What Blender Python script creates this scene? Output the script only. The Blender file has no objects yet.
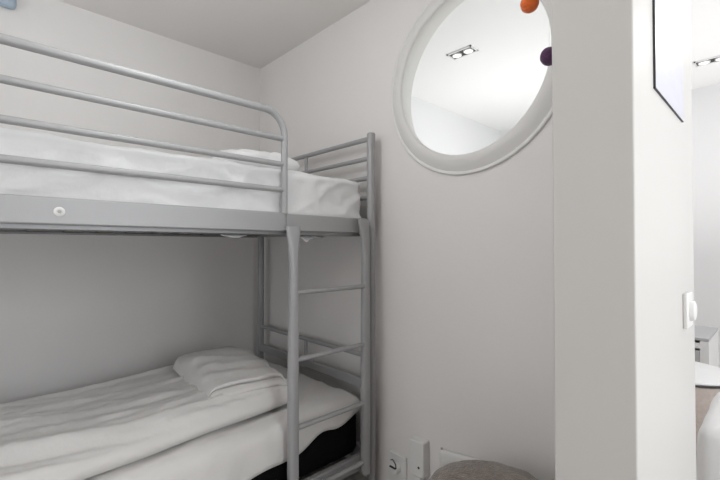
import bpy, bmesh, math, random
from mathutils import Vector, Matrix, noise

scene = bpy.context.scene
C = bpy.context.scene.collection
CZ = 1.10            # eye height
PI = math.pi
random.seed(4)

# ------------------------------------------------------------------ camera
cam_d = bpy.data.cameras.new('camera')
cam = bpy.data.objects.new('camera', cam_d)
C.objects.link(cam)
cam.location = (0, 0, CZ)
cam.rotation_euler = (math.radians(90.87), 0, math.radians(46.4))
cam_d.sensor_width = 36
cam_d.lens = 20.22
cam_d.clip_start = 0.05
scene.camera = cam

# ------------------------------------------------------------------ world, light, exposure
w = bpy.data.worlds.new('world'); scene.world = w; w.use_nodes = True
w.node_tree.nodes['Background'].inputs[0].default_value = (0.80, 0.88, 1.0, 1)
w.node_tree.nodes['Background'].inputs[1].default_value = 1.0
scene.view_settings.view_transform = 'Standard'
scene.view_settings.look = 'None'
scene.view_settings.gamma = 1
scene.view_settings.use_curve_mapping = False
scene.view_settings.exposure = 0.0

def area(name, loc, rot, sx, sy, power, col):
    l = bpy.data.lights.new(name, 'AREA'); l.shape = 'RECTANGLE'
    l.size = sx; l.size_y = sy; l.energy = power; l.color = col
    o = bpy.data.objects.new(name, l); C.objects.link(o)
    o.location = loc; o.rotation_euler = [math.radians(a) for a in rot]
    return o
# daylight through the window in the wall behind the camera (faces +y)
area('daylight_back_window', (-1.30, -1.93, 1.35), (90, 0, 0), 1.7, 1.3, 9, (0.97, 0.985, 1.0))
# side fill added in an unseen opening right of the camera (faces -x)
area('added_side_fill', (1.48, 0.68, 1.35), (90, 0, 90), 1.2, 1.4, 27, (0.95, 0.98, 1.0))
pl = bpy.data.lights.new('added_nook_fill', 'POINT'); pl.energy = 6.3; pl.shadow_soft_size = 0.16; pl.color = (0.95, 0.98, 1.0)  # point fill added out of view to brighten the bunk walls
plo = bpy.data.objects.new('added_nook_fill', pl); C.objects.link(plo); plo.location = (-1.05, 0.42, 1.93)
# fill uplight of the unseen lamp added behind the camera
area('added_uplight_near', (0.15, -1.3, 1.80), (180, 0, 0), 0.34, 0.34, 10, (1.0, 0.97, 0.94))
# daylight through the big window of the bright room (faces -x), added overhead fill (faces down)
area('daylight_bright_room', (2.22, 3.0, 1.45), (90, 0, 90), 2.2, 1.7, 14, (1.0, 0.985, 0.97))
area('added_overhead_fill', (0.2, 3.2, 2.47), (0, 0, 0), 0.5, 0.5, 8, (1.0, 0.985, 0.97))
# fill uplights of the two unseen lamps added in the bright room
area('added_uplight_left', (-1.45, 3.35, 0.99), (180, 0, 0), 0.34, 0.34, 12, (1.0, 0.985, 0.97))
area('added_uplight_right', (0.95, 3.55, 0.99), (180, 0, 0), 0.34, 0.34, 15, (1.0, 0.985, 0.97))

# ------------------------------------------------------------------ materials
def mat(name, col, rough=0.6, metal=0.0, bump=0.0, bscale=60, var=0.0, vscale=4, sheen=0.0, spec=0.5, detail=4, stretch=None):
    m = bpy.data.materials.new(name); m.use_nodes = True
    nt = m.node_tree; b = nt.nodes['Principled BSDF']
    b.inputs['Base Color'].default_value = (*col, 1)
    b.inputs['Roughness'].default_value = rough
    b.inputs['Metallic'].default_value = metal
    b.inputs['Specular IOR Level'].default_value = spec
    if sheen: b.inputs['Sheen Weight'].default_value = sheen
    tc = nt.nodes.new('ShaderNodeTexCoord')
    mp = nt.nodes.new('ShaderNodeMapping')
    nt.links.new(tc.outputs['Object'], mp.inputs[0])
    if stretch: mp.inputs['Scale'].default_value = stretch
    if var:
        n = nt.nodes.new('ShaderNodeTexNoise'); n.inputs['Scale'].default_value = vscale
        n.inputs['Detail'].default_value = detail
        nt.links.new(mp.outputs[0], n.inputs['Vector'])
        r = nt.nodes.new('ShaderNodeValToRGB')
        r.color_ramp.elements[0].position = 0.3; r.color_ramp.elements[1].position = 0.7
        r.color_ramp.elements[0].color = (*[c * (1 - var) for c in col], 1)
        r.color_ramp.elements[1].color = (*[min(1, c * (1 + var)) for c in col], 1)
        nt.links.new(n.outputs['Fac'], r.inputs[0]); nt.links.new(r.outputs[0], b.inputs['Base Color'])
    if bump:
        n2 = nt.nodes.new('ShaderNodeTexNoise'); n2.inputs['Scale'].default_value = bscale
        n2.inputs['Detail'].default_value = detail
        nt.links.new(mp.outputs[0], n2.inputs['Vector'])
        bp = nt.nodes.new('ShaderNodeBump'); bp.inputs['Strength'].default_value = bump
        bp.inputs['Distance'].default_value = 0.01
        nt.links.new(n2.outputs['Fac'], bp.inputs['Height']); nt.links.new(bp.outputs[0], b.inputs['Normal'])
    return m

def emit(name, col, s):
    m = bpy.data.materials.new(name); m.use_nodes = True
    b = m.node_tree.nodes['Principled BSDF']
    b.inputs['Base Color'].default_value = (*col, 1)
    b.inputs['Emission Color'].default_value = (*col, 1)
    b.inputs['Emission Strength'].default_value = s
    return m

WALL = mat('wall_paint', (0.80, 0.775, 0.755), 0.75, bump=0.06, bscale=45, var=0.012, vscale=3, spec=0.3)
BOUNCECUT = mat('bounce_cut_grey', (0.22, 0.21, 0.20), 0.8)  # dark tone for the unseen right wall, cuts light bounced onto the partition
CEILB = mat('bright_room_ceiling_paint', (0.93, 0.93, 0.93), 0.85, bump=0.02, bscale=40, spec=0.2)
WALLB = mat('bright_room_paint', (0.82, 0.82, 0.825), 0.8, bump=0.04, bscale=45, spec=0.3)
CEIL = mat('ceiling_paint', (0.82, 0.795, 0.77), 0.85, bump=0.05, bscale=40, spec=0.2)
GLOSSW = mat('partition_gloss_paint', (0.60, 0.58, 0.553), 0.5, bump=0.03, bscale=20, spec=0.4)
TRIM = mat('white_trim_paint', (0.76, 0.745, 0.72), 0.6, bump=0.03, bscale=30)
METAL = mat('silver_lacquered_steel', (0.385, 0.382, 0.385), 0.48, 0.20, bump=0.03, bscale=300)
METALD = mat('grey_steel_bracket', (0.30, 0.30, 0.305), 0.5, 0.5)
SLAT = mat('slat_wood', (0.30, 0.27, 0.24), 0.7, var=0.12, vscale=12, stretch=(1, 8, 1))
COTTON = mat('white_cotton', (0.79, 0.785, 0.785), 0.9, bump=0.25, bscale=25, sheen=0.25, spec=0.15)
COTTONW = mat('white_cotton_bedlinen', (0.70, 0.68, 0.66), 0.9, bump=0.35, bscale=22, sheen=0.25, spec=0.15)
BLACK = mat('black_mattress_ticking', (0.006, 0.006, 0.007), 0.95, bump=0.1, bscale=300, spec=0.1)
FUR = mat('brown_grey_plush', (0.25, 0.21, 0.18), 1.0, bump=0.8, bscale=120, var=0.22, vscale=40, sheen=0.4, spec=0.1)
PLASTIC = mat('white_plastic', (0.78, 0.77, 0.75), 0.35, bump=0.01)
PLASTICG = mat('grey_plastic', (0.42, 0.42, 0.42), 0.45, bump=0.01)
DARK = mat('dark_plastic', (0.03, 0.03, 0.03), 0.5)
FLOORM = mat('floor_laminate', (0.58, 0.55, 0.52), 0.5, bump=0.05, bscale=30, var=0.15, vscale=6, stretch=(8, 1, 1))
WOODL = mat('pale_floor_boards', (0.70, 0.67, 0.62), 0.5, bump=0.03, bscale=30, var=0.08, vscale=5, stretch=(8, 1, 1))
ORANGE = mat('orange_felt', (0.80, 0.155, 0.025), 0.95, bump=0.5, bscale=200, var=0.12, vscale=80, sheen=0.3)
PURPLE = mat('purple_felt', (0.085, 0.03, 0.085), 0.95, bump=0.5, bscale=200, var=0.15, vscale=80, sheen=0.2)
BROWNF = mat('dark_brown_felt', (0.05, 0.02, 0.02), 0.95, bump=0.5, bscale=200)
THREAD = mat('white_thread', (0.85, 0.85, 0.85), 0.8)
PAPER = mat('pale_lilac_print', (0.58, 0.575, 0.64), 0.35, var=0.03, vscale=9, stretch=(1, 1, 6))
BEIGE = mat('beige_woven_fabric', (0.66, 0.58, 0.53), 0.9, bump=0.4, bscale=160, var=0.08, vscale=50)
WOODW = mat('white_lacquered_wood', (0.80, 0.80, 0.80), 0.4, bump=0.02)
GREYW = mat('light_grey_cabinet_top', (0.45, 0.45, 0.46), 0.4)
LAMP = emit('lamp_glow', (1, 0.97, 0.92), 0.9)
BLUEG = mat('blue_grey_plastic', (0.38, 0.46, 0.54), 0.5)

GLASS = bpy.data.materials.new('window_glass'); GLASS.use_nodes = True
nt = GLASS.node_tree; nt.nodes.remove(nt.nodes['Principled BSDF'])
out = nt.nodes['Material Output']; tr = nt.nodes.new('ShaderNodeBsdfTransparent'); gl = nt.nodes.new('ShaderNodeBsdfGlossy')
gl.inputs['Roughness'].default_value = 0.02
tr.inputs[0].default_value = (0.98, 0.99, 0.985, 1)
fr = nt.nodes.new('ShaderNodeFresnel'); fr.inputs[0].default_value = 1.06
mx = nt.nodes.new('ShaderNodeMixShader')
nt.links.new(fr.outputs[0], mx.inputs[0]); nt.links.new(tr.outputs[0], mx.inputs[1]); nt.links.new(gl.outputs[0], mx.inputs[2])
nt.links.new(mx.outputs[0], out.inputs[0])

# ------------------------------------------------------------------ helpers
def obj(name, bm, m, parent=None, smooth=False, bevel=0, angle=40):
    me = bpy.data.meshes.new(name)
    bmesh.ops.recalc_face_normals(bm, faces=bm.faces[:])
    bm.to_mesh(me); bm.free()
    me.materials.append(m)
    if smooth:
        for p in me.polygons: p.use_smooth = True
        try: me.set_sharp_from_angle(angle=math.radians(angle))
        except Exception: pass
    o = bpy.data.objects.new(name, me); C.objects.link(o)
    if parent:
        o.parent = parent
        o.matrix_parent_inverse = Matrix.Translation(parent_world(parent)).inverted()
    if bevel:
        b = o.modifiers.new('bevel', 'BEVEL'); b.width = bevel; b.segments = 3; b.limit_method = 'ANGLE'
        if not smooth:
            for p in me.polygons: p.use_smooth = True
            try: me.set_sharp_from_angle(angle=math.radians(60))
            except Exception: pass
            b.harden_normals = False
    return o

WORLD = {}
def parent_world(o):
    return WORLD.get(o.name, Vector((0, 0, 0)))

def thing(name, label, cat, loc, group=None):
    o = bpy.data.objects.new(name, None); C.objects.link(o)
    o.location = loc; o.empty_display_size = 0.05
    WORLD[o.name] = Vector(loc)
    o['label'] = label; o['category'] = cat
    if group: o['group'] = group
    return o

def tag(o, label, cat, group=None):
    o['label'] = label; o['category'] = cat
    if group: o['group'] = group
    return o

def struct(o):
    o['kind'] = 'structure'; return o

def box(bm, x0, x1, y0, y1, z0, z1):
    vs = [bm.verts.new((x, y, z)) for x in (x0, x1) for y in (y0, y1) for z in (z0, z1)]
    for f in ((0, 1, 3, 2), (4, 6, 7, 5), (0, 4, 5, 1), (2, 3, 7, 6), (0, 2, 6, 4), (1, 5, 7, 3)):
        bm.faces.new([vs[i] for i in f])
    return bm

def B(*a):
    bm = bmesh.new(); box(bm, *a); return bm

def tube(bm, pts, r, seg=16, caps=True):
    pts = [Vector(p) for p in pts]
    rings = []; n = len(pts); ref = None
    for i, p in enumerate(pts):
        t = (pts[min(i + 1, n - 1)] - pts[max(i - 1, 0)]).normalized()
        if ref is None:
            ref = Vector((1, 0, 0)) if abs(t.x) < 0.9 else Vector((0, 0, 1))
        a = (ref - t * ref.dot(t)).normalized(); ref = a
        b = t.cross(a)
        rr = r[i] if isinstance(r, (list, tuple)) else r
        ra, rb = rr if isinstance(rr, (list, tuple)) else (rr, rr)
        rings.append([bm.verts.new(p + a * (math.cos(2*PI*k/seg) * ra) + b * (math.sin(2*PI*k/seg) * rb)) for k in range(seg)])
    for i in range(n - 1):
        for k in range(seg):
            bm.faces.new((rings[i][k], rings[i][(k+1) % seg], rings[i+1][(k+1) % seg], rings[i+1][k]))
    if caps:
        bm.faces.new(rings[0][::-1]); bm.faces.new(rings[-1])
    return bm

def T(pts, r, seg=16):
    return tube(bmesh.new(), pts, r, seg)

def lathe(bm, c, axis, prof, seg=48, closed=False):
    """prof: list of (radius, height along axis). axis 'x','y','z'."""
    rings = []
    for (r, h) in prof:
        ring = []
        for k in range(seg):
            a = 2*PI*k/seg
            u, v = r*math.cos(a), r*math.sin(a)
            p = {'z': (u, v, h), 'y': (u, h, v), 'x': (h, u, v)}[axis]
            ring.append(bm.verts.new((c[0]+p[0], c[1]+p[1], c[2]+p[2])))
        rings.append(ring)
    m = len(rings)
    for i in range(m if closed else m - 1):
        j = (i + 1) % m
        for k in range(seg):
            bm.faces.new((rings[i][k], rings[i][(k+1) % seg], rings[j][(k+1) % seg], rings[j][k]))
    if not closed:
        bm.faces.new(rings[0][::-1]); bm.faces.new(rings[-1])
    return bm

def nz(x, y, z=0.0):
    return noise.noise(Vector((x, y, z)))

def fbm(x, y, z=0.0):
    return nz(x, y, z) + 0.5*nz(2.1*x, 2.1*y, z+7) + 0.25*nz(4.3*x, 4.3*y, z+13)

def softbox(x0, x1, y0, y1, z0, z1, r, step, disp=None):
    """rounded box from a subdivided lattice, pushed along its normal by disp(p, n)."""
    bm = bmesh.new()
    nx = max(2, int((x1-x0)/step)); ny = max(2, int((y1-y0)/step)); nzz = max(4, int((z1-z0)/step))
    cache = {}
    def V(i, j, k):
        key = (i, j, k)
        if key not in cache:
            # denser samples near the rim
            def e(i, n, a, b):
                u = i / n
                return a + (b - a) * u
            p = Vector((e(i, nx, x0, x1), e(j, ny, y0, y1), e(k, nzz, z0, z1)))
            rz = min(r, (z1 - z0) / 2 - 1e-4)
            q = Vector((min(max(p.x, x0 + r), x1 - r), min(max(p.y, y0 + r), y1 - r), min(max(p.z, z0 + rz), z1 - rz)))
            d = p - q
            dd = Vector((d.x / r, d.y / r, d.z / rz))
            if dd.length > 1e-6:
                n = dd.normalized()
                mxx = max(abs(dd.x), abs(dd.y), abs(dd.z))
                s = mxx
                p2 = q + Vector((n.x * r, n.y * r, n.z * rz)) * s
            else:
                n = Vector((0, 0, 1)); p2 = p
            if disp: p2 = disp(p2, n)
            cache[key] = bm.verts.new(p2)
        return cache[key]
    for i in range(nx):
        for j in range(ny):
            for k in (0, nzz):
                bm.faces.new((V(i, j, k), V(i+1, j, k), V(i+1, j+1, k), V(i, j+1, k)))
    for i in range(nx):
        for k in range(nzz):
            for j in (0, ny):
                bm.faces.new((V(i, j, k), V(i+1, j, k), V(i+1, j, k+1), V(i, j, k+1)))
    for j in range(ny):
        for k in range(nzz):
            for i in (0, nx):
                bm.faces.new((V(i, j, k), V(i, j+1, k), V(i, j+1, k+1), V(i, j, k+1)))
    return bm

def Z(z): return CZ + z

# ------------------------------------------------------------------ setting
XL = -2.395; YF = 1.365; T_ = 0.11; YB = -1.95; XR = 1.5; HC = CZ + 1.18
XE = -0.178; Y1 = 0.827; XP = -0.316          # the partition
FY = 4.65; FX = 2.25; FH = CZ + 1.41
struct(obj('floor', B(XL-0.1, FX+0.1, YB-0.1, FY+0.1, -0.1, 0), FLOORM))
struct(obj('floor_bright_room', B(XL, FX, YF+T_, FY, 0, 0.004), WOODL))
struct(obj('ceiling', B(XL, XR, YB, YF, HC, HC+0.35), CEIL))
struct(obj('ceiling_bright_room', B(XL, FX, YF+T_, FY, FH, FH+0.12), CEILB))
struct(obj('wall_left', B(XL-0.1, XL, YB-0.1, YF, 0, HC+0.35), WALL))
struct(obj('wall_bright_room_left', B(XL-0.1, XL, YF, FY, 0, FH+0.12), WALLB))
struct(obj('wall_bright_room_far', B(XL-0.1, FX+0.1, FY, FY+0.1, 0, FH+0.12), WALLB))

# wall with the round window
WC = (-0.832, CZ + 0.668); WR = 0.380
def round_hole_wall():
    bm = bmesh.new()
    x0, x1, z0, z1 = XL, XP, 0.0, FH + 0.12
    cx, cz = WC
    angs = [2*PI*k/96 for k in range(96)]
    for (x, z) in ((x0, z0), (x1, z0), (x1, z1), (x0, z1)):
        angs.append(math.atan2(z-cz, x-cx) % (2*PI))
    angs = sorted(angs)
    rows = []
    for a in angs:
        c, s = math.cos(a), math.sin(a)
        ts = []
        if abs(c) > 1e-9: ts.append(((x1 if c > 0 else x0) - cx) / c)
        if abs(s) > 1e-9: ts.append(((z1 if s > 0 else z0) - cz) / s)
        t = min(ts)
        rows.append([bm.verts.new(v) for v in ((cx+WR*c, YF, cz+WR*s), (cx+t*c, YF, cz+t*s), (cx+t*c, YF+T_, cz+t*s), (cx+WR*c, YF+T_, cz+WR*s))])
    n = len(rows)
    for i in range(n):
        a, b = rows[i], rows[(i+1) % n]
        for k in range(4):
            bm.faces.new((a[k], b[k], b[(k+1) % 4], a[(k+1) % 4]))
    return bm
struct(obj('wall_front', round_hole_wall(), WALL))
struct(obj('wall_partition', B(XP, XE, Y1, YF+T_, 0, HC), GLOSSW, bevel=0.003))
struct(obj('wall_partition_header', B(XP, 0.95, YF, YF+T_, HC, FH+0.12), WALL))
struct(obj('wall_front_right', B(0.95, FX+0.1, YF, YF+T_, 0, FH+0.12), WALL))
# back wall with its window opening, right wall of the bright room with its opening
def wall_with_opening(axis, pos, th, a0, a1, h, o0, o1, oz0, oz1):
    bm = bmesh.new()
    for (p, q, r, s) in ((a0, o0, 0, h), (o1, a1, 0, h), (o0, o1, 0, oz0), (o0, o1, oz1, h)):
        if axis == 'y': box(bm, p, q, pos, pos+th, r, s)
        else: box(bm, pos, pos+th, p, q, r, s)
    return bm
struct(obj('wall_back', wall_with_opening('y', YB-0.1, 0.1, XL, XR, HC+0.35, -2.17, -0.43, 0.68, 2.02), WALL))
struct(obj('wall_right', wall_with_opening('x', XR, 0.1, YB-0.1, YF, HC+0.35, 0.06, 1.30, 0.63, 2.07), BOUNCECUT))  # opening added for the side fill, wall kept dark to cut bounce
struct(obj('wall_bright_room_right', wall_with_opening('x', FX, 0.1, YF+T_, FY, FH+0.12, 1.88, 4.12, 0.58, 2.32), WALLB))
f = struct(obj('window_2', wall_with_opening('y', YB-0.02, 0.05, -2.21, -0.39, 2.06, -2.17, -0.43, 0.68, 2.02), TRIM))
f.data.transform(Matrix.Identity(4))

# round window
wroot = struct(bpy.data.objects.new('window_1', None)); C.objects.link(wroot)
wroot.location = (WC[0], YF, WC[1]); WORLD['window_1'] = Vector(wroot.location)
prof = [(0.392, 0.0), (0.394, -0.006), (0.391, -0.010), (0.384, -0.010), (0.380, -0.007), (0.376, -0.009),
        (0.362, -0.017), (0.350, -0.022), (0.338, -0.025), (0.326, -0.025), (0.319, -0.022), (0.317, -0.016), (0.318, -0.012), (0.322, -0.011), (0.3235, 0.015), (0.345, 0.06), (0.374, T_), (0.378, T_+0.01),
        (0.415, T_+0.018), (0.42, T_), (0.3795, T_-0.0005), (0.3795, 0.0)]
obj('window_frame', lathe(bmesh.new(), (WC[0], YF, WC[1]), 'y', prof, 128, closed=True), TRIM, wroot, smooth=True, angle=50)
obj('window_pane', lathe(bmesh.new(), (WC[0], YF, WC[1]), 'y', [(0.3215, -0.0095), (0.3215, -0.0055)], 96), GLASS, wroot)

# ------------------------------------------------------------------ bunk bed
BX = -1.304; BXB = -2.275; YE = 1.305; YN = -0.775
bunk = thing('bunk_bed', 'silver metal bunk bed with curved guard rail and ladder against the white walls', 'bunk bed', (-1.79, 0.27, 0))
def post(x, y):
    bm = bmesh.new()
    top = 1.615
    prof = [(0.017, 0.0), (0.0195, 0.004), (0.0195, top-0.006), (0.017, top), (0.008, top+0.002)]
    lathe(bm, (x, y, 0), 'z', prof, 24)
    p = obj('post', bm, METAL, bunk, smooth=True)
    fb = bmesh.new(); lathe(fb, (x, y, 0), 'z', [(0.021, 0), (0.022, 0.002), (0.022, 0.018), (0.0205, 0.022)], 24)
    obj('foot_cap', fb, DARK, p, smooth=True)
for (x, y) in ((-1.297, YE), (BXB, YE), (-1.297, YN), (BXB, YN)): post(x, y)

def beam(name, x0, x1, y0, y1, z0, z1, m=METAL, bev=0.004):
    return obj(name, B(x0, x1, y0, y1, z0, z1), m, bunk, bevel=bev)
YG = 0.846
BT, BBm = Z(0.127), Z(0.056)
b1 = beam('side_rail', -1.317, -1.300, YN+0.019, YG+0.006, BBm, BT)
beam('side_rail', -1.317, -1.304, YG+0.009, 1.238, BBm+0.002, BT-0.003)
beam('side_rail', BXB-0.012, BXB+0.014, YN+0.019, YE-0.019, BBm, BT)
beam('side_rail', -1.322, -1.296, YN+0.019, YE-0.019, Z(-0.985), Z(-0.92))
beam('side_rail', BXB-0.012, BXB+0.014, YN+0.019, YE-0.019, Z(-0.985), Z(-0.92))
beam('corner_bracket', -1.316, -1.302, 1.240, 1.287, BBm-0.002, BT-0.001, METAL)
# inner ledges carrying the slats (dark underside seen below the beam)
beam('slat_ledge', -1.405, -1.318, YN+0.03, YE-0.05, BBm-0.012, BBm+0.004, METALD, 0.001)
beam('slat_ledge', BXB+0.015, BXB+0.045, YN+0.03, YE-0.05, BBm-0.004, BBm+0.006, METALD, 0.001)
beam('slat_ledge', -1.354, -1.323, YN+0.03, YE-0.05, Z(-0.975), Z(-0.965), METALD, 0.001)
beam('slat_ledge', BXB+0.015, BXB+0.045, YN+0.03, YE-0.05, Z(-0.975), Z(-0.965), METALD, 0.001)
for zz in (BBm+0.0065, Z(-0.9645)):
    for k in range(16):
        y = YN + 0.09 + k * (YE - YN - 0.20) / 15
        bm = bmesh.new(); n = 10; x0, x1 = BXB+0.018, (-1.334 if zz > 1 else -1.325)
        vs = []
        for i in range(n+1):
            u = i/n; x = x0+(x1-x0)*u; z = zz + 0.012*math.sin(PI*u)
            vs.append([bm.verts.new((x, y+dy, z+dz)) for dy, dz in ((-0.03, 0), (0.03, 0), (0.03, 0.008), (-0.03, 0.008))])
        for i in range(n):
            for q in range(4): bm.faces.new((vs[i][q], vs[i][(q+1) % 4], vs[i+1][(q+1) % 4], vs[i+1][q]))
        bm.faces.new(vs[0]); bm.faces.new(vs[-1][::-1])
        obj('slat', bm, SLAT, bunk)
# end frames: rails and short middle bars, upper and lower, both ends
for ye in (YE, YN):
    xa, xb = BXB+0.018, -1.315
    for z, r in ((Z(0.492), 0.0115), (Z(0.402), 0.0105), (Z(0.312), 0.0105), (Z(0.222), 0.0105), (Z(-0.502), 0.0115)):
        obj('end_rail', T([(xa, ye, z), (xb, ye, z)], r), METAL, bunk, smooth=True)
    for (z0, z1) in ((Z(0.411), Z(0.482)), (Z(0.321), Z(0.393)), (Z(-0.61), Z(-0.512))):
        obj('middle_bar', T([(-1.795, ye, z0), (-1.795, ye, z1)], 0.009), METAL, bunk, smooth=True)
    beam('end_beam', xa, xb, ye-0.013, ye+0.013, BBm, BT)
    beam('end_beam', xa, xb, ye-0.013, ye+0.013, Z(-0.652), Z(-0.610))
    beam('end_beam', xa, xb, ye-0.013, ye+0.013, Z(-0.985), Z(-0.92))
# guard rail: one bent tube, three straight bars
gr_pts = [(BX, YG, BT-0.004), (BX, YG, Z(0.40))]
R = 0.085; zt = Z(0.503)
for k in range(9):
    a = PI/2*k/8
    gr_pts.append((BX, YG - R + R*math.cos(a), zt - R + R*math.sin(a)))
yn = -0.70
for k in range(9):
    a = PI/2*k/8
    gr_pts.append((BX, yn + R - R*math.sin(a), zt - R + R*math.cos(a)))
gr_pts.append((BX, yn, BT-0.004))
guard = obj('guard_rail', T(gr_pts, 0.0125, 20), METAL, bunk, smooth=True)
for z in (0.405, 0.308, 0.212):
    obj('bar', T([(BX, YG-0.008, Z(z)), (BX, yn+0.008, Z(z))], 0.0105), METAL, guard, smooth=True)
# screw with its white cap on the side rail
sc = bmesh.new(); lathe(sc, (-1.300, 0.158, Z(0.0895)), 'x', [(0.0125, 0.0), (0.0125, 0.002), (0.010, 0.0045), (0.006, 0.005), (0.0055, 0.003)], 28)
s_ = obj('screw_cap', sc, PLASTIC, bunk, smooth=True); s_['label'] = 'white plastic screw cap with a grey socket'
sc = bmesh.new(); lathe(sc, (-1.300, 0.158, Z(0.0895)), 'x', [(0.0045, 0.003), (0.0045, 0.0056), (0.003, 0.006)], 6)
obj('screw', sc, PLASTICG, s_)
# ladder
def ladder_post(y, flare_dir, ztop):
    zs = [ztop, ztop-0.02, ztop-0.05, ztop-0.09, ztop-0.14, ztop-0.20, ztop-0.28, ztop-0.40, Z(-0.6), Z(-0.98), Z(-0.995)]
    hw = [0.031, 0.030, 0.026, 0.021, 0.0175, 0.016, 0.0175, 0.0195, 0.0205, 0.0205, 0.017]
    ht = [0.006, 0.008, 0.012, 0.0155, 0.017, 0.0175, 0.018, 0.0185, 0.019, 0.019, 0.016]
    pts = [(-1.2775+ (0 if flare_dir == 0 else 0), y + flare_dir*(h-0.0195)*(1 if h > 0.0195 else 0), z) for z, h in zip(zs, hw)]
    bm = bmesh.new(); rings = []
    for p, a, b in zip(pts, ht, hw):
        ring = []
        for k in range(28):
            an = 2*PI*k/28
            e = 0.75
            c, s = math.cos(an), math.sin(an)
            ring.append(bm.verts.new((p[0] + a*math.copysign(abs(c)**e, c), p[1] + b*math.copysign(abs(s)**e, s), p[2])))
        rings.append(ring)
    for i in range(len(rings)-1):
        for k in range(28):
            bm.faces.new((rings[i][k], rings[i][(k+1) % 28], rings[i+1][(k+1) % 28], rings[i+1][k]))
    bm.faces.new(rings[0]); bm.faces.new(rings[-1][::-1])
    return bm
ladder = obj('ladder', B(-1.2995, -1.289, 0.845, 0.895, Z(0.060), Z(0.075)), METAL, bunk, bevel=0.001)
lpL, lpR = 0.870, 1.250
q = obj('ladder_post', ladder_post(lpL, 0, Z(0.074)), METAL, ladder, smooth=True, angle=60)
q = obj('ladder_post', ladder_post(lpR, -1, Z(0.118)), METAL, ladder, smooth=True, angle=60)
for z in (-0.176, -0.430, -0.686, -0.942):
    pts = [(-1.2775, lpL+0.015, Z(z)), (-1.2775, lpR-0.012, Z(z))]
    obj('rung', T(pts, [(0.0125, 0.0095), (0.0125, 0.0095)], 18), METAL, ladder, smooth=True)

# ------------------------------------------------------------------ bedding, upper bunk
def ridge(x, y, z, k):
    t = 1-min(1, abs(nz(x, y, z))*k)
    return t*t

def up_disp(p, n):
    f = fbm(p.x*4, p.y*3.0, p.z*5)
    a = 0.004*f
    c1 = ridge(p.y*2.6+p.z*4.0, p.z*4.5-p.y*1.3, 4, 3.0)
    c2 = ridge(p.y*4.4-p.z*8.0, p.z*6+p.y*0.8, 14, 3.0)
    c3 = ridge(p.y*9+p.z*9.0, p.z*9-p.y*3, 24, 2.5)
    a += (0.024*c1 + 0.016*c2 + 0.008*c3 - 0.015)*(1 if n.z < 0.4 else 0.25)
    if abs(n.y) > 0.5: a = min(a, 0.001)
    if n.x > 0.4: a = a*0.75 - 0.003; a = min(a, 0.005)
    if n.z < -0.05: a = 0
    return p + n*a
um = softbox(-2.245, -1.323, YN+0.06, 1.2852, Z(0.0865), Z(0.297), 0.028, 0.0125, up_disp)
tm = thing('upper_mattress', 'mattress in a wrinkled white sheet lying on the upper bunk', 'mattress', (-1.79, 0.25, Z(0.086)))
obj('fitted_sheet', um, COTTON, tm, smooth=True, angle=180)
# scraps of sheet poking out below the slats
def scrap(y0, y1, drop, seed):
    bm = bmesh.new(); n = 10; rows = []
    for i in range(n+1):
        u = i/n; y = y0+(y1-y0)*u
        d = drop*(0.35+0.65*math.sin(PI*u))*(1+0.6*nz(y*40, seed))
        row = []
        for (dx, dz) in ((-0.010, 0.002), (0.0, -0.3*d), (0.004, -0.7*d), (0.0, -d), (-0.014, -0.8*d), (-0.024, 0.0)):
            row.append(bm.verts.new((-1.352+dx-0.006+0.003*nz(y*60, dz*60, seed), y, BBm-0.015+dz)))
        rows.append(row)
    for i in range(n):
        for k in range(6):
            bm.faces.new((rows[i][k], rows[i][(k+1) % 6], rows[i+1][(k+1) % 6], rows[i+1][k]))
    bm.faces.new(rows[0]); bm.faces.new(rows[-1][::-1])
    return bm
for (a, b, d, s) in ((0.63, 0.72, 0.010, 1), (0.955, 1.03, 0.018, 5), (1.04, 1.08, 0.008, 8)):
    obj('sheet_corner', scrap(a, b, d, s), COTTON, tm, smooth=True)

def pillow_bm(cx, cy, cz, lx, ly, h, rot, seed, n=30, amp=0.006):
    bm = bmesh.new(); grid = {}
    ca, sa = math.cos(rot), math.sin(rot)
    for side in (1, -1):
        for i in range(n+1):
            for j in range(n+1):
                u = -1+2*i/n; v = -1+2*j/n
                edge = (i in (0, n)) or (j in (0, n))
                if side == -1 and edge:
                    grid[(side, i, j)] = grid[(1, i, j)]; continue
                e = (max(0, 1-abs(u)**2.6)*max(0, 1-abs(v)**2.6))**0.33
                pin = 1-0.05*(abs(u)**4*abs(v)**4) - 0.03*(1-v*v)*abs(u)**3 - 0.03*(1-u*u)*abs(v)**3
                x, y = u*lx/2*pin, v*ly/2*pin
                wr = amp*(fbm(u*2.3+seed, v*2.3, seed) + 0.6*math.sin(7*u+4*nz(u*2, v*2, seed)))*e
                z = side*h/2*e*(1 if side > 0 else 0.8) + (wr if side > 0 else 0)
                grid[(side, i, j)] = bm.verts.new((cx+ca*x-sa*y, cy+sa*x+ca*y, cz+z))
    for side in (1, -1):
        for i in range(n):
            for j in range(n):
                f = [grid[(side, i, j)], grid[(side, i+1, j)], grid[(side, i+1, j+1)], grid[(side, i, j+1)]]
                bm.faces.new(f if side > 0 else f[::-1])
    return bm
tag(obj('pillow', pillow_bm(-1.72, 0.905, Z(0.287+0.071), 0.46, 0.325, 0.135, 0.0, 3, n=44, amp=0.012), COTTON, smooth=True, angle=180),
    'white pillow lying on the upper bunk behind the guard rail', 'pillow')

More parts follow.
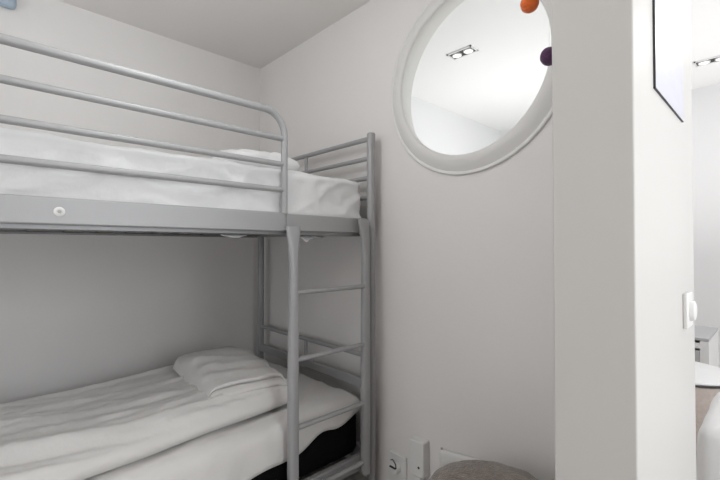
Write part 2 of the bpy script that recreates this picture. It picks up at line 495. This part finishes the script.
# ------------------------------------------------------------------ bedding, lower bunk
LT = Z(-0.690)
lm = softbox(-2.245, -1.341, YN+0.06, 1.279, Z(-0.943), LT, 0.045, 0.03)
tag(obj('lower_mattress', lm, BLACK, smooth=True, angle=180), 'black mattress on the lower bunk, half covered by a white sheet', 'mattress')
def sheet():
    bm = bmesh.new()
    ny, nt_ = 150, 60
    y0, y1 = YN+0.055, 1.2835
    xb, xf = -2.21, -1.330
    W = xf - xb
    rows = []
    for j in range(ny+1):
        y = y0+(y1-y0)*j/ny
        # hem drop grows away from the far end and waves
        drop = 0.006 + 0.19*max(0, (1.27-y))
        drop = max(0.004, min(drop, 0.115) + 0.010*math.sin(y*23)+0.008*nz(y*9, 1.0))
        r = 0.045; tot = W - r + PI/2*r + drop
        row = []
        for i in range(nt_+1):
            s = tot*(i/nt_)
            top = LT + 0.005
            if s < W - r: x, z, n = xb+s, top, (0, 1)
            elif s < W - r + PI/2*r:
                a = (s-(W-r))/r; x, z = xf-r+r*math.sin(a), top-r+r*math.cos(a); n = (math.sin(a), math.cos(a))
            else:
                dd = s-(W-r)-PI/2*r
                x, z = xf, top-r-dd; n = (1, 0)
            am = 0.003*(fbm(y*5+x, x*5)+0.6) + 0.009*ridge(y*3+x*5, x*4-y, 61, 2.6)*(1 if x > -1.5 else 0.6)
            if n[0] > 0.5: am += 0.004*(1+math.sin(y*34+3*nz(y*4, z*5)))*min(1, max(0, (top-r-z)/0.06))
            am = max(0.0005, am+0.0025)
            # far end curls down
            e = max(0, (y-(y1-0.035))/0.035)
            z2 = z + n[1]*am - (0.030*(1-math.sqrt(max(0, 1-e*e))) if n[1] > 0.3 else 0)
            row.append(bm.verts.new((x+n[0]*am, y, z2)))
        rows.append(row)
    for j in range(ny):
        for i in range(nt_):
            bm.faces.new((rows[j][i], rows[j][i+1], rows[j+1][i+1], rows[j+1][i]))
    return bm
o = obj('bed_sheet', sheet(), COTTONW, smooth=True, angle=180)
o.modifiers.new('cloth', 'SOLIDIFY').thickness = 0.002; o.modifiers['cloth'].offset = 1
tag(o, 'white sheet spread over the lower bunk mattress, its hem hanging unevenly in front', 'bed sheet')

def crease(x, y, z, k):
    return 1-min(1, abs(nz(x, y, z))*k)

def duvet_disp(p, n):
    # long folds running obliquely along the bed
    u = p.y + 0.30*(p.x+1.8); v = p.x - 0.16*p.y
    f = 0.012*nz(v*7, u*1.1, 3) + 0.006*nz(v*19, u*2.0, 8)
    f += 0.010*nz(p.x*3, p.y*3, 11)
    w_ = 0.5*nz(u*1.3, v*2, 77)
    f += 0.026*crease(v*5+w_, u*0.7, 21, 3.2) + 0.019*crease(v*10+w_, u*1.3+v*2, 31, 3.2) + 0.010*crease(v*19+w_*2, u*2.2+v*4, 41, 3.0)
    f += 0.005*crease(v*45, u*7, 51, 2.0)
    f += 0.030*math.exp(-((p.x+1.58)/0.10)**2)*min(1, max(0, (p.y+0.1)*1.1))
    f -= 0.075*min(1, max(0, (-1.72-p.x)/0.35))*min(1, max(0.5, 1.1-p.y*0.6))
    k = 1 if n.z > -0.2 else 0
    q = p + Vector((n.x*0.3, n.y*0.3, max(0, n.z)))*f*k
    if n.z > 0.1: q.z = max(q.z, DB+0.004)
    # front edge drifts towards the foot, corners round off
    t = (p.x + 2.24)/0.86
    q.x += t*(0.10*min(0.72, 0.78-p.y)) + 0.012*nz(p.y*4, 2)*t
    q.y += 0.02*nz(p.x*6, 7) if p.y > 0.8 else 0
    return q
DB = LT + 0.018
dv = softbox(-2.215, -1.415, YN+0.10, 0.985, DB, DB+0.062, 0.055, 0.010, duvet_disp)
tag(obj('duvet', dv, COTTONW, smooth=True, angle=180), 'white rumpled duvet spread along the lower bunk', 'duvet')

# folded blanket: layers of one long folded cloth
def folded(cx, cy, zb, lx, ly, rot, layers, th):
    """S-folded cloth extruded along local x."""
    sec = []
    y_in, y_out = -ly/2, ly/2
    # closed outline of a folded stack, folds on the +y side
    n = 14
    top = []
    bm = bmesh.new()
    ca, sa = math.cos(rot), math.sin(rot)
    rows = []
    nl = 44
    for i in range(nl+1):
        u = -1+2*i/nl; x = u*lx/2
        sq = (1-abs(u)**8)**0.5 if abs(u) < 1 else 0
        sq = max(0.12, sq)
        row = []
        H = th*layers
        prof = []
        # bottom, left to right
        for k in range(12): prof.append((y_in + (ly)*k/11*0.96, 0.0))
        # right side scalloped by folds
        for L in range(layers):
            off = (-0.030, 0.004, -0.026)[L % 3]
            for k in range(7):
                a = -PI/2+PI*k/6
                prof.append((y_out-0.02+off+0.02*math.cos(a)*1.3, (L+0.5)*th+th*0.49*math.sin(a)))
        for k in range(1, 26):
            t = k/25
            prof.append((y_out-0.03-0.02*layers*0.6-(ly-0.075-0.012*layers)*t, H-0.002+0.022*math.sin(PI*t)*1.0))
        for k in range(1, 7):
            a = PI/2+PI*k/7
            prof.append((y_in+0.012+0.02*math.cos(a), H/2+H/2*math.sin(a)))
        for (yy, zz) in prof:
            z = zb + zz*sq + (0.006*fbm(x*5+3, yy*12) + 0.013*(1-min(1, abs(nz(yy*11+x*0.8, x*2, 6))*3.4)))*(zz/H)*sq
            y = yy + 0.006*nz(x*9, zz*40, 4)
            row.append(bm.verts.new((cx+ca*x-sa*y, cy+sa*x+ca*y, z)))
        rows.append(row)
    m = len(rows[0])
    for i in range(nl):
        for k in range(m):
            bm.faces.new((rows[i][k], rows[i][(k+1) % m], rows[i+1][(k+1) % m], rows[i+1][k]))
    bm.faces.new(rows[0]); bm.faces.new(rows[-1][::-1])
    return bm
fb = folded(-1.755, 0.835, DB+0.068, 0.33, 0.58, math.radians(-97), 3, 0.024)
tag(obj('folded_towel', fb, COTTONW, smooth=True, angle=180), 'folded white towel lying on the duvet of the lower bunk', 'towel')

# ------------------------------------------------------------------ things by the wall
# plug-in box
pb = thing('plug_in_adapter', 'white box-shaped adapter fixed low on the wall, taller of the two white fittings', 'adapter', (-1.054, YF, Z(-0.95)))
obj('housing', B(-1.093, -1.017, YF-0.044, YF, Z(-0.945), Z(-0.80)), PLASTIC, pb, bevel=0.006)
obj('indicator', lathe(bmesh.new(), (-1.040, YF-0.044, Z(-0.905)), 'y', [(0.005, 0.001), (0.005, -0.0015), (0.003, -0.002)], 16), DARK, pb)
obj('plug', B(-1.075, -1.035, YF-0.040, YF-0.005, Z(-1.0), Z(-0.946)), PLASTIC, pb, bevel=0.005)
obj('cable', T([(-1.055, YF-0.022, Z(-0.998)), (-1.055, YF-0.02, Z(-1.06)), (-1.03, YF-0.015, 0.008), (-0.95, YF-0.012, 0.006)], 0.003, 8), PLASTIC, pb, smooth=True)
# socket
sk = thing('wall_socket', 'white double wall socket beside the bunk post, just above the floor', 'socket', (-1.185, YF, Z(-0.98)))
obj('plate', B(-1.232, -1.136, YF-0.012, YF, Z(-1.035), Z(-0.915)), PLASTIC, sk, bevel=0.004)
ins = obj('plug', lathe(bmesh.new(), (-1.184, YF-0.012, Z(-0.972)), 'y', [(0.022, 0), (0.022, -0.018), (0.017, -0.026), (0.010, -0.028)], 24), PLASTIC, sk, smooth=True)
obj('plug_grip', B(-1.2, -1.166, YF-0.046, YF-0.0395, Z(-0.962), Z(-0.957)), DARK, ins)
obj('plug_clip', T([(-1.205, YF-0.03, Z(-0.94)), (-1.19, YF-0.036, Z(-0.93)), (-1.172, YF-0.036, Z(-0.945)), (-1.170, YF-0.036, Z(-0.962))], 0.0025, 8), DARK, ins, smooth=True)
# screw hole in the wall
tag(obj('wall_screw', lathe(bmesh.new(), (-0.957, YF, Z(-0.812)), 'y', [(0.005, 0), (0.005, -0.002), (0.002, -0.003)], 12), PLASTICG),
    'tiny grey screw in the wall above the white panel edge', 'screw')
# white cushion edge and the plush pouf
def bd(p, n):
    u = (p.x + 0.957)/0.17
    return Vector((p.x, p.y, p.z*(0.290+0.024*u)/0.29))
tag(obj('panel', softbox(-0.957, -0.77, 1.343, YF-0.003, 0.0, 0.29, 0.009, 0.012, bd), TRIM, smooth=True, angle=180),
    'white panel leaning against the wall behind the brown pouf, its top edge slanting', 'panel')

def pouf():
    bm = bmesh.new(); n, m = 72, 40
    cx, cy = -0.570, 1.065; rows = []
    for j in range(m+1):
        a = -PI/2+PI*j/m
        row = []
        for i in range(n):
            b = 2*PI*i/n
            c, s = math.cos(a), math.sin(a)
            rr = 0.250*max(0.001, abs(c))**0.75
            z = 0.220+0.220*math.copysign(abs(s)**0.85, s)
            d = 0.014*fbm(3*c*math.cos(b), 3*c*math.sin(b), 3*s)
            x = (rr+d)*math.cos(b); y = (rr*0.98+d)*math.sin(b)
            zz = z + (0.018*nz(2.5*x, 2.5*y, 3)+0.004*nz(x*30, y*30) - 0.08*(x+0.05)*(z/0.44) if s > 0 else 0)
            row.append(bm.verts.new((cx+x, cy+y, max(0.0, zz))))
        rows.append(row)
    for j in range(m):
        for i in range(n):
            try: bm.faces.new((rows[j][i], rows[j][(i+1) % n], rows[j+1][(i+1) % n], rows[j+1][i]))
            except Exception: pass
    return bm
pf = tag(obj('pouf', pouf(), FUR, smooth=True, angle=180), 'brown grey plush pouf on the floor below the round window', 'pouf')

# felt balls hanging by the window
def ball(cx, cy, cz, r, seed):
    bm = bmesh.new(); bmesh.ops.create_icosphere(bm, subdivisions=4, radius=r)
    for v in bm.verts:
        v.co *= 1+0.03*nz(v.co.x*70+seed, v.co.y*70, v.co.z*70)
        v.co += Vector((cx, cy, cz))
    return bm
YM = 1.15
mob = thing('felt_ball_mobile', 'orange and purple felt balls hanging in front of the round window', 'hanging ornament', (-0.478, YM, HC))
obj('hook', T([(-0.478, YM, HC), (-0.478, YM, HC-0.02), (-0.470, YM, HC-0.03), (-0.478, YM, HC-0.038), (-0.486, YM, HC-0.03)], 0.0012, 8), METAL, mob, smooth=True)
obj('hoop', lathe(bmesh.new(), (-0.478, YM, Z(0.93)), 'z', [(0.06+0.004*math.cos(a*PI/4), 0.004*math.sin(a*PI/4)) for a in range(8)], 40, closed=True), TRIM, mob, smooth=True)
for a in (0, PI):
    obj('thread', T([(-0.478, YM, HC-0.036), (-0.478+0.06*math.cos(a), YM, Z(0.934))], 0.0005, 6), THREAD, mob)
def strand(x, y, items, ztop):
    zl = min(i[0] for i in items)
    obj('thread', T([(x, y, ztop), (x, y, zl)], 0.0005, 6), THREAD, mob)
    for (z, r, m, lab, s) in items:
        b = obj('ball', ball(x, y, z, r, s), m, mob, smooth=True); b['label'] = lab
strand(-0.499, YM, [(Z(0.699), 0.0255, ORANGE, 'orange felt ball', 1)], Z(0.93))
strand(-0.481, YM+0.02, [(Z(0.735), 0.022, BROWNF, 'dark brown felt ball', 2)], Z(0.93))
strand(-0.445, YM, [(Z(0.527), 0.0245, PURPLE, 'purple felt ball', 3)], Z(0.93))

# blue grey fitting high on the left wall
tag(obj('wall_ornament', softbox(XL, XL+0.04, -0.15, 0.125, Z(1.06), Z(1.16), 0.02, 0.01), BLUEG, smooth=True, angle=180),
    'small blue grey rounded fitting high on the left wall', 'wall fitting')

# ------------------------------------------------------------------ on the partition
pic = thing('picture', 'pale lilac print with a thin dark edge mounted on the white partition', 'picture', (XE, 1.14, Z(0.32)))
y0, y1, z0, z1 = 0.980, 1.305, Z(0.316), Z(0.80)
obj('print', B(XE, XE+0.004, y0+0.003, y1, z0+0.0015, z1), PAPER, pic)
fm = bmesh.new()
for a in ((y0, y0+0.002, z0, z1), (y0, y1, z0, z0+0.0008)):
    box(fm, XE, XE+0.004, *a)
obj('dark_edge', fm, DARK, pic)
sw = thing('dimmer_switch', 'white round-knob dimmer switch on the partition beside the opening', 'light switch', (XE, 1.335, Z(-0.155)))
obj('switch_plate', B(XE, XE+0.010, 1.285, 1.367, Z(-0.207), Z(-0.119)), PLASTIC, sw, bevel=0.003)
kn = bmesh.new(); lathe(kn, (XE+0.010, 1.330, Z(-0.165)), 'x', [(0.026, 0), (0.0255, 0.005), (0.024, 0.009), (0.018, 0.011)], 36)
obj('knob', kn, PLASTIC, sw, smooth=True)

# ------------------------------------------------------------------ the bright room
def downlight(cx, cy, L, W_, label):
    t = thing('ceiling_light', label, 'ceiling light', (cx, cy, FH), 'recessed twin spotlights in the bright room')
    z = FH
    bm = bmesh.new(); e = 0.010
    for a in ((cx-L/2, cx+L/2, cy-W_/2, cy-W_/2+e), (cx-L/2, cx+L/2, cy+W_/2-e, cy+W_/2), (cx-L/2, cx-L/2+e, cy-W_/2, cy+W_/2), (cx+L/2-e, cx+L/2, cy-W_/2, cy+W_/2)):
        box(bm, *a, z-0.010, z)
    obj('trim_frame', bm, WOODW, t)
    obj('housing', B(cx-L/2+e, cx+L/2-e, cy-W_/2+e, cy+W_/2-e, z-0.004, z-0.001), DARK, t)
    for s in (-1, 1):
        x = cx+s*(L/4-0.003); r = (W_/2-e)*0.84
        lp = obj('lamp', lathe(bmesh.new(), (x, cy+0.004, z-0.004), 'z', [(r, 0), (r*0.98, -0.007), (r*0.82, -0.009), (r*0.80, -0.004)], 28), WOODW, t, smooth=True)
        obj('bulb', lathe(bmesh.new(), (x, cy+0.004, z-0.004), 'z', [(r*0.78, -0.003), (r*0.78, -0.006), (r*0.4, -0.009)], 28), LAMP, lp, smooth=True)
downlight(-1.60, 2.55, 0.20, 0.105, 'twin recessed spotlight seen through the round window')
downlight(-0.36, 4.02, 0.21, 0.11, 'twin recessed spotlight seen through the opening beside the partition')

# low cabinet
cb = thing('cabinet', 'low white cabinet with a grey drawer and door standing in the bright room', 'cabinet', (-0.7, 3.7, 0))
cx0, cx1, cy0, cy1, ch = -1.05, -0.345, 3.44, 3.98, 0.50
body = bmesh.new()
box(body, cx0, cx0+0.03, cy0, cy1, 0, ch-0.02); box(body, cx1-0.045, cx1, cy0, cy1, 0, ch-0.02)
box(body, cx0+0.03, cx1-0.045, cy1-0.02, cy1, 0.04, ch-0.02)
box(body, cx0+0.03, cx1-0.045, cy0, cy1-0.02, 0.04, 0.06)
box(body, cx0+0.03, cx1-0.045, cy0, cy0+0.02, ch-0.07, ch-0.035)
obj('body', body, WOODW, cb)
obj('top', B(cx0, cx1, cy0, cy1, ch-0.018, ch), GREYW, cb, bevel=0.002)
obj('drawer', B(cx0+0.032, cx1-0.047, cy0-0.004, cy0+0.02, 0.30, 0.415), GREYW, cb, bevel=0.002)
obj('door', B(cx0+0.032, cx1-0.047, cy0-0.004, cy0+0.02, 0.065, 0.285), GREYW, cb, bevel=0.002)
# round ottoman
ot = thing('ottoman', 'round beige ottoman with a white top standing behind the white bed', 'ottoman', (-0.43, 2.87, 0))
oc = (-0.43, 2.87, 0)
obj('body', lathe(bmesh.new(), oc, 'z', [(0.235, 0.05), (0.265, 0.08), (0.265, 0.385), (0.255, 0.395)], 64), BEIGE, ot, smooth=True)
obj('piping', lathe(bmesh.new(), oc, 'z', [(0.267+0.004*math.cos(a*PI/4), 0.396+0.005*math.sin(a*PI/4)) for a in range(8)], 64, closed=True), DARK, ot, smooth=True)
obj('top_cushion', lathe(bmesh.new(), oc, 'z', [(0.255, 0.398), (0.265, 0.404), (0.262, 0.410), (0.24, 0.416), (0.10, 0.420)], 64), WOODW, ot, smooth=True)
for k in range(4):
    a = PI/4+k*PI/2
    obj('foot', lathe(bmesh.new(), (oc[0]+0.22*math.cos(a), oc[1]+0.22*math.sin(a), 0), 'z', [(0.016, 0), (0.02, 0.05)], 16), DARK, ot, smooth=True)
# bed with white bedding
bd = thing('bed', 'bed with white bedding in the bright room at the right edge', 'bed', (0.8, 2.1, 0))
obj('base', B(-0.17, 1.75, 1.82, 2.30, 0.06, 0.27), GREYW, bd, bevel=0.01)
for (x, y) in ((-0.13, 1.86), (-0.13, 2.26), (1.70, 1.86), (1.70, 2.26)):
    obj('leg', lathe(bmesh.new(), (x, y, 0), 'z', [(0.02, 0), (0.025, 0.06)], 12), DARK, bd, smooth=True)
def bd_disp(p, n):
    a = 0.006*fbm(p.x*4, p.y*4, p.z*4)
    return p + n*a
obj('duvet', softbox(-0.218, 1.80, 1.79, 2.35, 0.20, 0.485, 0.045, 0.03, bd_disp), COTTON, bd, smooth=True, angle=180)

# unseen uplighters added to light the ceilings, in the bright room and behind the camera
def uplighter(x, y, dz, label):
    fl = thing('added_floor_uplight', label, 'added lamp', (x, y, 0))
    obj('base', lathe(bmesh.new(), (x, y, 0), 'z', [(0.15, 0.005), (0.15, 0.02), (0.03, 0.03)], 40), PLASTIC, fl, smooth=True)
    obj('pole', T([(x, y, 0.028), (x, y, 1.60+dz)], 0.011), METAL, fl, smooth=True)
    obj('lamp_shade', lathe(bmesh.new(), (x, y, dz), 'z', [(0.03, 1.60), (0.15, 1.64), (0.25, 1.73), (0.245, 1.73), (0.14, 1.655), (0.03, 1.615)], 48), PLASTIC, fl, smooth=True)
uplighter(0.95, 3.55, -0.75, 'unseen white uplighter added for fill light in the bright room to the right of the opening')
uplighter(-1.45, 3.35, -0.75, 'unseen white uplighter added for fill light in the bright room left of the low cabinet')
uplighter(0.15, -1.3, 0.06, 'unseen white uplighter added for fill light in the bunk room behind the camera')

cl = thing('added_ceiling_lamp', 'unseen flat round white lamp added for fill light above the front edge of the upper bunk', 'ceiling lamp', (-1.05, 0.42, HC))  # unseen lamp body added to go with the nook fill
obj('mount', lathe(bmesh.new(), (-1.05, 0.42, 0), 'z', [(0.06, HC), (0.06, HC-0.025)], 32), METAL, cl, smooth=True)
obj('shade', lathe(bmesh.new(), (-1.05, 0.42, 0), 'z', [(0.05, HC-0.025), (0.15, HC-0.03), (0.16, HC-0.05), (0.14, HC-0.075), (0.05, HC-0.085)], 48), LAMP, cl, smooth=True)
